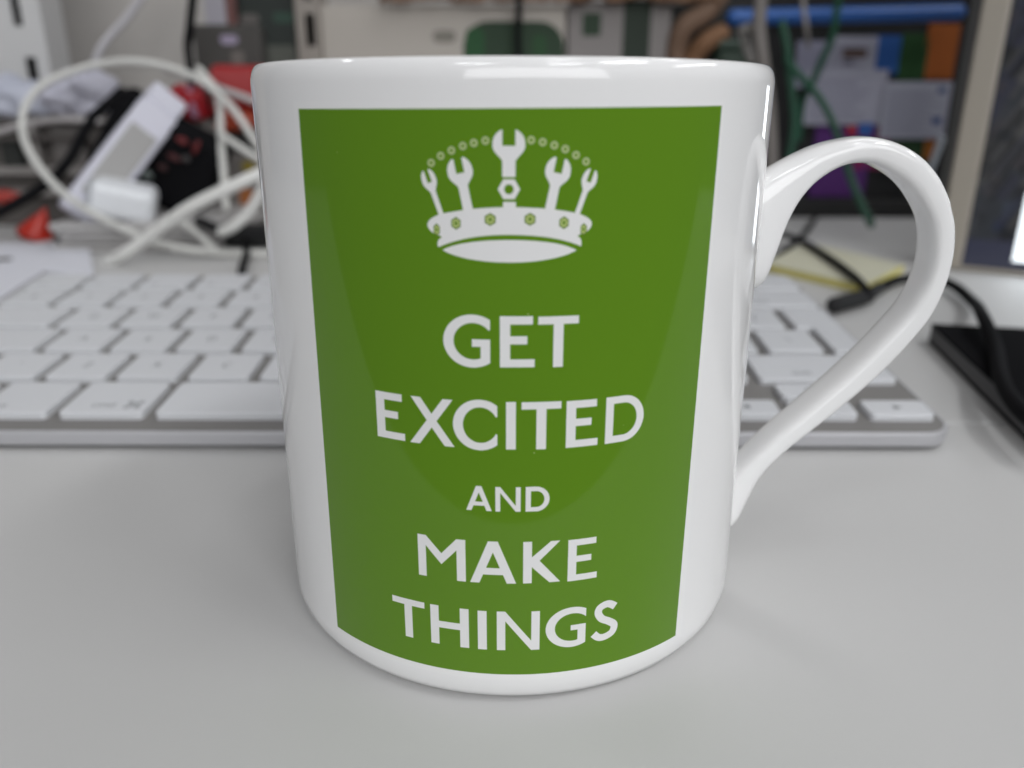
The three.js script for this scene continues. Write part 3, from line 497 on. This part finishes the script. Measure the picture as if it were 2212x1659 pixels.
// ---------------------------------------------------------------- clutter at the left
{
  upright('large white slotted shelf upright at the upper left corner', -60, 98, 90, -0.43, [[24, -10, 44, 56], [58, 124, 82, 182], [-8, -130, 14, -70]], [0.55, 0.55, 0.55]);
  const white = std(0.70, 0.70, 0.68, 0.5), whiteC = std(0.60, 0.60, 0.575, 0.45);
  const path = (l) => l.map(([x, y, z]) => P(x, y, z));
  // grey folders under everything
  const base = thing('folder_stack', 'low stack of pale grey cards under the white plug and white power strip', 'folders', [-0.206, 0, -0.385]);
  for (let i = 0; i < 4; i++) part('folder', slab(0.09 - 0.002 * (i % 2), 0.0036, 0.158 - 0.003 * ((i * 2) % 3), 0.0012).translate(0.002 * (i % 3), 0.002 + i * 0.004, 0.001 * i), std(0.36 + 0.02 * i, 0.35 + 0.02 * i, 0.345 + 0.02 * i, 0.8), base);
  // loop and other white cables
  single('white_cable', tube(path([[590, 360, -0.35], [548, 300, -0.352], [500, 232, -0.355], [440, 178, -0.358], [370, 147, -0.36], [296, 133, -0.36], [222, 138, -0.36], [155, 155, -0.358], [92, 184, -0.352], [56, 228, -0.345], [48, 275, -0.336], [62, 325, -0.326], [96, 375, -0.318], [130, 411, -0.312], [184, 451, -0.304], [240, 481, -0.298], [313, 515, -0.29], [368, 533, -0.288], [460, 545, -0.29], [577, 549, -0.29], [700, 552, -0.29]]), 0.0021, { seg: 240 }), whiteC, 'long white cable standing up in one big loop left of the mug', 'cable');
  single('white_cable', tube(path([[620, 346, -0.27], [559, 376, -0.265], [490, 408, -0.262], [414, 446, -0.262], [360, 482, -0.265], [314, 516, -0.268], [270, 548, -0.27], [235, 566, -0.275]]), 0.0031), white, 'thickest white cable running straight down leftwards from behind the mug', 'cable');
  single('white_cable', tube(path([[430, 150, -0.365], [462, 190, -0.362], [474, 226, -0.36], [477, 294, -0.352], [484, 389, -0.34], [488, 450, -0.335]]), 0.0021), whiteC, 'white cable hanging almost upright in front of the black pouch', 'cable');
  single('white_cable', tube(path([[477, 290, -0.348], [515, 316, -0.345], [555, 341, -0.345], [610, 380, -0.345]]), 0.0019), whiteC, 'short white cable slanting down from the upright cable to the mug', 'cable');
  single('white_cable', tube(path([[360, 150, -0.38], [420, 165, -0.378], [477, 192, -0.376], [547, 218, -0.374], [620, 250, -0.374]]), 0.0022), std(0.42, 0.41, 0.41, 0.5), 'greyish white cable crossing above the red packets', 'cable');
  single('white_cable', tube(path([[590, 360, -0.29], [570, 400, -0.29], [556, 428, -0.288], [534, 462, -0.286], [499, 492, -0.284], [480, 500, -0.286]]), 0.0028), white, 'white cable end curving down beside the left side of the mug', 'cable');
  single('white_cable', tube(path([[380, 470, -0.30], [394, 481, -0.298], [425, 505, -0.295], [452, 528, -0.292], [475, 546, -0.29]]), 0.0017), whiteC, 'thin white cable lying under the thick diagonal cable', 'cable');
  single('white_cable', tube(path([[-40, 292, -0.37], [0, 283, -0.37], [65, 267, -0.37], [133, 258, -0.368], [215, 262, -0.366]]), 0.0019), std(0.42, 0.40, 0.40, 0.5), 'white cable running level across the dark tray at the left edge', 'cable');
  single('grey_bar', tube(path([[196, 200, -0.47], [214, 112, -0.475], [276, 36, -0.485], [330, -40, -0.49]]), 0.0026), std(0.50, 0.49, 0.52, 0.6), 'thin pale grey bar leaning on the wall above the cable loop', 'bar');
  // long white bar leaning across, its two faces showing
  const a = P(172, 463, -0.318), b = P(338, 244, -0.352), len = a.distanceTo(b) + 0.004;
  const bar = thing('power_strip', 'long white power strip leaning diagonally inside the cable loop', 'power strip');
  bar.position.copy(a.clone().lerp(b, 0.5)); bar.quaternion.setFromUnitVectors(V(0, 1, 0), b.clone().sub(a).normalize()); bar.rotateY(0.55);
  part('body', slab(0.022, len, 0.021, 0.0025), std(0.60, 0.60, 0.68, 0.45), bar);
  part('end_cap', slab(0.0205, 0.012, 0.0195, 0.0025).translate(0, len / 2 + 0.005, 0), std(0.6, 0.6, 0.68, 0.45), bar);
  part('socket_plate', slab(0.0155, len * 0.62, 0.0015, 0.0006).translate(0, -0.002, 0.0107), std(0.34, 0.335, 0.33, 0.6), bar);
  // white plug
  const plug = thing('power_adapter', 'rounded white power adapter lying in front of the black pouch', 'power adapter', P(268, 432, -0.318).toArray());
  plug.rotation.set(0.15, 0.25, -0.28);
  part('body', slab(0.033, 0.019, 0.022, 0.005, 5), std(0.72, 0.74, 0.77, 0.35), plug);
  part('cap', slab(0.0008, 0.0175, 0.0205, 0.0003).translate(-0.0166, 0, 0), std(0.5, 0.52, 0.54, 0.5), plug);
  const blackCloth = new THREE.MeshPhysicalMaterial({ roughness: 0.9, specularIntensity: 0.15 }); blackCloth.color.setRGB(0.006, 0.006, 0.007);
  // black pouch with red marks
  const pouch = thing('black_pouch', 'crumpled black pouch with red marks between the white power strip and the mug', 'pouch', P(352, 335, -0.355).toArray());
  pouch.rotation.z = -0.5;
  part('body', crumple(slab(0.068, 0.052, 0.022, 0.009, 9), 0.0035, 45, 1), blackCloth, pouch);
  const pp = (x, y, w, h, rgb) => { const q = P(x, y, -0.336); const o = part('mark', crumple(new THREE.SphereGeometry(1, 14, 10).scale(w, h, 0.0016), 0.0006, 200, x), std(...rgb, 0.5), pouch); o.position.copy(pouch.worldToLocal(q)); };
  pouch.updateMatrixWorld(true);
  pp(393, 304, 0.0036, 0.0017, [0.13, 0.004, 0.006]); pp(377, 341, 0.0042, 0.0018, [0.05, 0.003, 0.004]); pp(352, 362, 0.0026, 0.0018, [0.03, 0.003, 0.003]); pp(308, 340, 0.0032, 0.0022, [0.10, 0.09, 0.08]); pp(316, 378, 0.004, 0.003, [0.06, 0.075, 0.07]); pp(402, 343, 0.0024, 0.0016, [0.04, 0.035, 0.035]); pp(424, 318, 0.0015, 0.004, [0.12, 0.007, 0.008]);
  // red packets
  const packet = (label, r, z, rgb, off, stripe) => {
    const f = frontBox(...r, z, 0.02), g = thing('red_packet', label, 'packet', [f.pos[0], f.pos[1], z - 0.01]);
    part('body', crumple(slab(f.w, f.h, 0.018, 0.006, 7), 0.003, 70, off), std(...rgb, 0.35), g);
    if (stripe) part('stripe', crumple(slab(f.w * 0.22, f.h * 0.8, 0.0195, 0.004, 5), 0.0025, 70, off), std(...stripe, 0.4), g).position.x = f.w * 0.16;
    return g;
  };
  packet('crumpled red packet with a lilac stripe above the black pouch', [358, 184, 432, 262], -0.372, [0.34, 0.012, 0.02], 2, [0.30, 0.16, 0.24]);
  packet('crumpled red packet right beside the left edge of the mug', [446, 142, 580, 246], -0.385, [0.30, 0.012, 0.014], 5);
  packet('small orange red packet between the white cables beside the mug', [458, 240, 540, 284], -0.372, [0.36, 0.06, 0.03], 8);
  boxThing('carton', 'grey carton with orange marks half hidden behind the left side of the mug', 'box', [432, 262, 600, 520], -0.385, 0.03, std(0.19, 0.175, 0.165, 0.8));
  { const g = scene.children[scene.children.length - 1]; printOn(g, g.position.toArray(), 522, 348, 552, 372, -0.385, std(0.26, 0.2, 0.02, 0.6), 0.003, 'mark'); printOn(g, g.position.toArray(), 518, 408, 552, 446, -0.385, std(0.36, 0.12, 0.03, 0.6), 0.003, 'mark'); printOn(g, g.position.toArray(), 440, 436, 486, 476, -0.385, std(0.05, 0.03, 0.03, 0.6), 0.003, 'mark'); printOn(g, g.position.toArray(), 484, 262, 600, 330, -0.385, std(0.03, 0.028, 0.028, 0.6), 0.003, 'mark'); }
  // black adapter and its lead behind the keyboard
  const ad = thing('black_adapter', 'small black adapter with a short lead behind the keyboard beside the mug', 'adapter');
  { const q = D(540, 538); const m = part('body', slab(0.034, 0.011, 0.02, 0.003), MAT.blackPlastic, ad); m.position.set(q.x, 0.0062, q.z - 0.01);
    part('lead', tube([V(q.x - 0.001, 0.005, q.z + 0.001), D(531, 556, 0.003), D(526, 570, 0.003), D(522, 590, 0.003)], 0.0019), MAT.blackCable, ad);
    part('strain_relief', tube([P(430, 478, -0.30), P(465, 492, -0.298), P(500, 505, -0.296)], 0.0028), MAT.blackPlastic, ad); }
  // crumpled plastic bags
  const bag = (label, x, y, z, sx, sy, sz, rgb, off) => { const q = P(x, y, z); const m = single('plastic_bag', crumple(new THREE.SphereGeometry(1, 40, 26).scale(sx, sy, sz), 0.005, 60, off), std(...rgb, 0.4), label, 'bag'); m.position.copy(q); return m; };
  bag('crumpled white plastic bag inside the top of the cable loop', 172, 202, -0.40, 0.026, 0.0135, 0.02, [0.50, 0.50, 0.58], 1);
  bag('crumpled bluish white plastic bag at the left edge below the shelf upright', 40, 214, -0.40, 0.03, 0.012, 0.02, [0.44, 0.46, 0.54], 4);
  // dark tray with things in it
  const tray = thing('letter_tray', 'dark taupe letter tray at the left edge behind the cable loop', 'tray');
  { const zt = -0.405, f = frontBox(-120, 236, 330, 480, zt, 0.1);
    const taupe = std(0.10, 0.09, 0.084, 0.8), rail = std(0.24, 0.225, 0.215, 0.6);
    part('back', slab(f.w, f.pos[1] + f.h / 2, 0.004, 0.001).translate(f.pos[0], (f.pos[1] + f.h / 2) / 2, zt), taupe, tray);
    for (const [y, h, m] of [[258, 0.004, rail], [300, 0.003, taupe], [372, 0.005, rail], [420, 0.004, rail]]) { const q = P(100, y, zt + 0.02); part('rail', slab(f.w, h, 0.012, 0.001).translate(f.pos[0], q.y, zt + 0.008), m, tray); }
    for (const [x, w, m] of [[20, 0.012, std(0.02, 0.022, 0.02, 0.8)], [70, 0.008, rail], [150, 0.02, std(0.13, 0.12, 0.115, 0.7)], [215, 0.012, taupe]]) { const q = P(x, 320, zt + 0.01); part('divider', slab(w, 0.026, 0.008, 0.001).translate(q.x, q.y, zt + 0.006), m, tray); } }
  single('black_cable', tube(path([[262, 198, -0.375], [240, 219, -0.37], [205, 250, -0.366], [176, 296, -0.36], [150, 345, -0.354], [112, 388, -0.348], [60, 424, -0.342], [0, 458, -0.336], [-50, 480, -0.33]]), 0.0031), MAT.blackCable, 'black cable running down leftwards behind the white power strip', 'cable');
  // red cap and small red bit
  { const q = D(95, 517), g = new THREE.ConeGeometry(0.011, 0.02, 24, 6); g.rotateZ(-0.5);
    single('red_stopper', crumple(g, 0.0012, 90, 2), std(0.42, 0.02, 0.008, 0.4), 'red plastic stopper lying on the desk behind the white paper', 'stopper').position.set(q.x, 0.0105, q.z);
    const q2 = P(10, 425, -0.36); single('red_stopper', crumple(new THREE.SphereGeometry(1, 16, 12).scale(0.011, 0.004, 0.006), 0.001, 90, 4), std(0.34, 0.03, 0.02, 0.4), 'small red stopper at the left edge above the white paper', 'stopper').position.copy(q2); }
  single('black_cable', tube([D(128, 518, 0.003), D(165, 508, 0.003), D(215, 500, 0.003), D(240, 490, 0.004)], 0.0026), MAT.blackCable, 'short black cable lying between the red stopper and the grey folders', 'cable');
  // white card on the desk at the left of the keyboard
  { const A = D(-120, 530), B = D(193, 531), C = D(204, 602), E = D(100, 590), F = D(-60, 690), g = new THREE.Shape([A, B, C, E, F].map((q) => new THREE.Vector2(q.x, -q.z)));
    const c = thing('white_card', 'white card lying on the desk at the left end of the keyboard', 'card');
    part('sheet', new THREE.ExtrudeGeometry(g, { depth: 0.0012, bevelEnabled: false }).rotateX(-Math.PI / 2).translate(0, 0.0004, 0), std(0.70, 0.71, 0.77, 0.7), c);
    const h = D(8, 568); part('punched_hole', new THREE.CylinderGeometry(0.0042, 0.0042, 0.0004, 20).translate(h.x, 0.0019, h.z), std(0.05, 0.045, 0.04, 0.9), c); }
}
renderer.render(scene, camera);
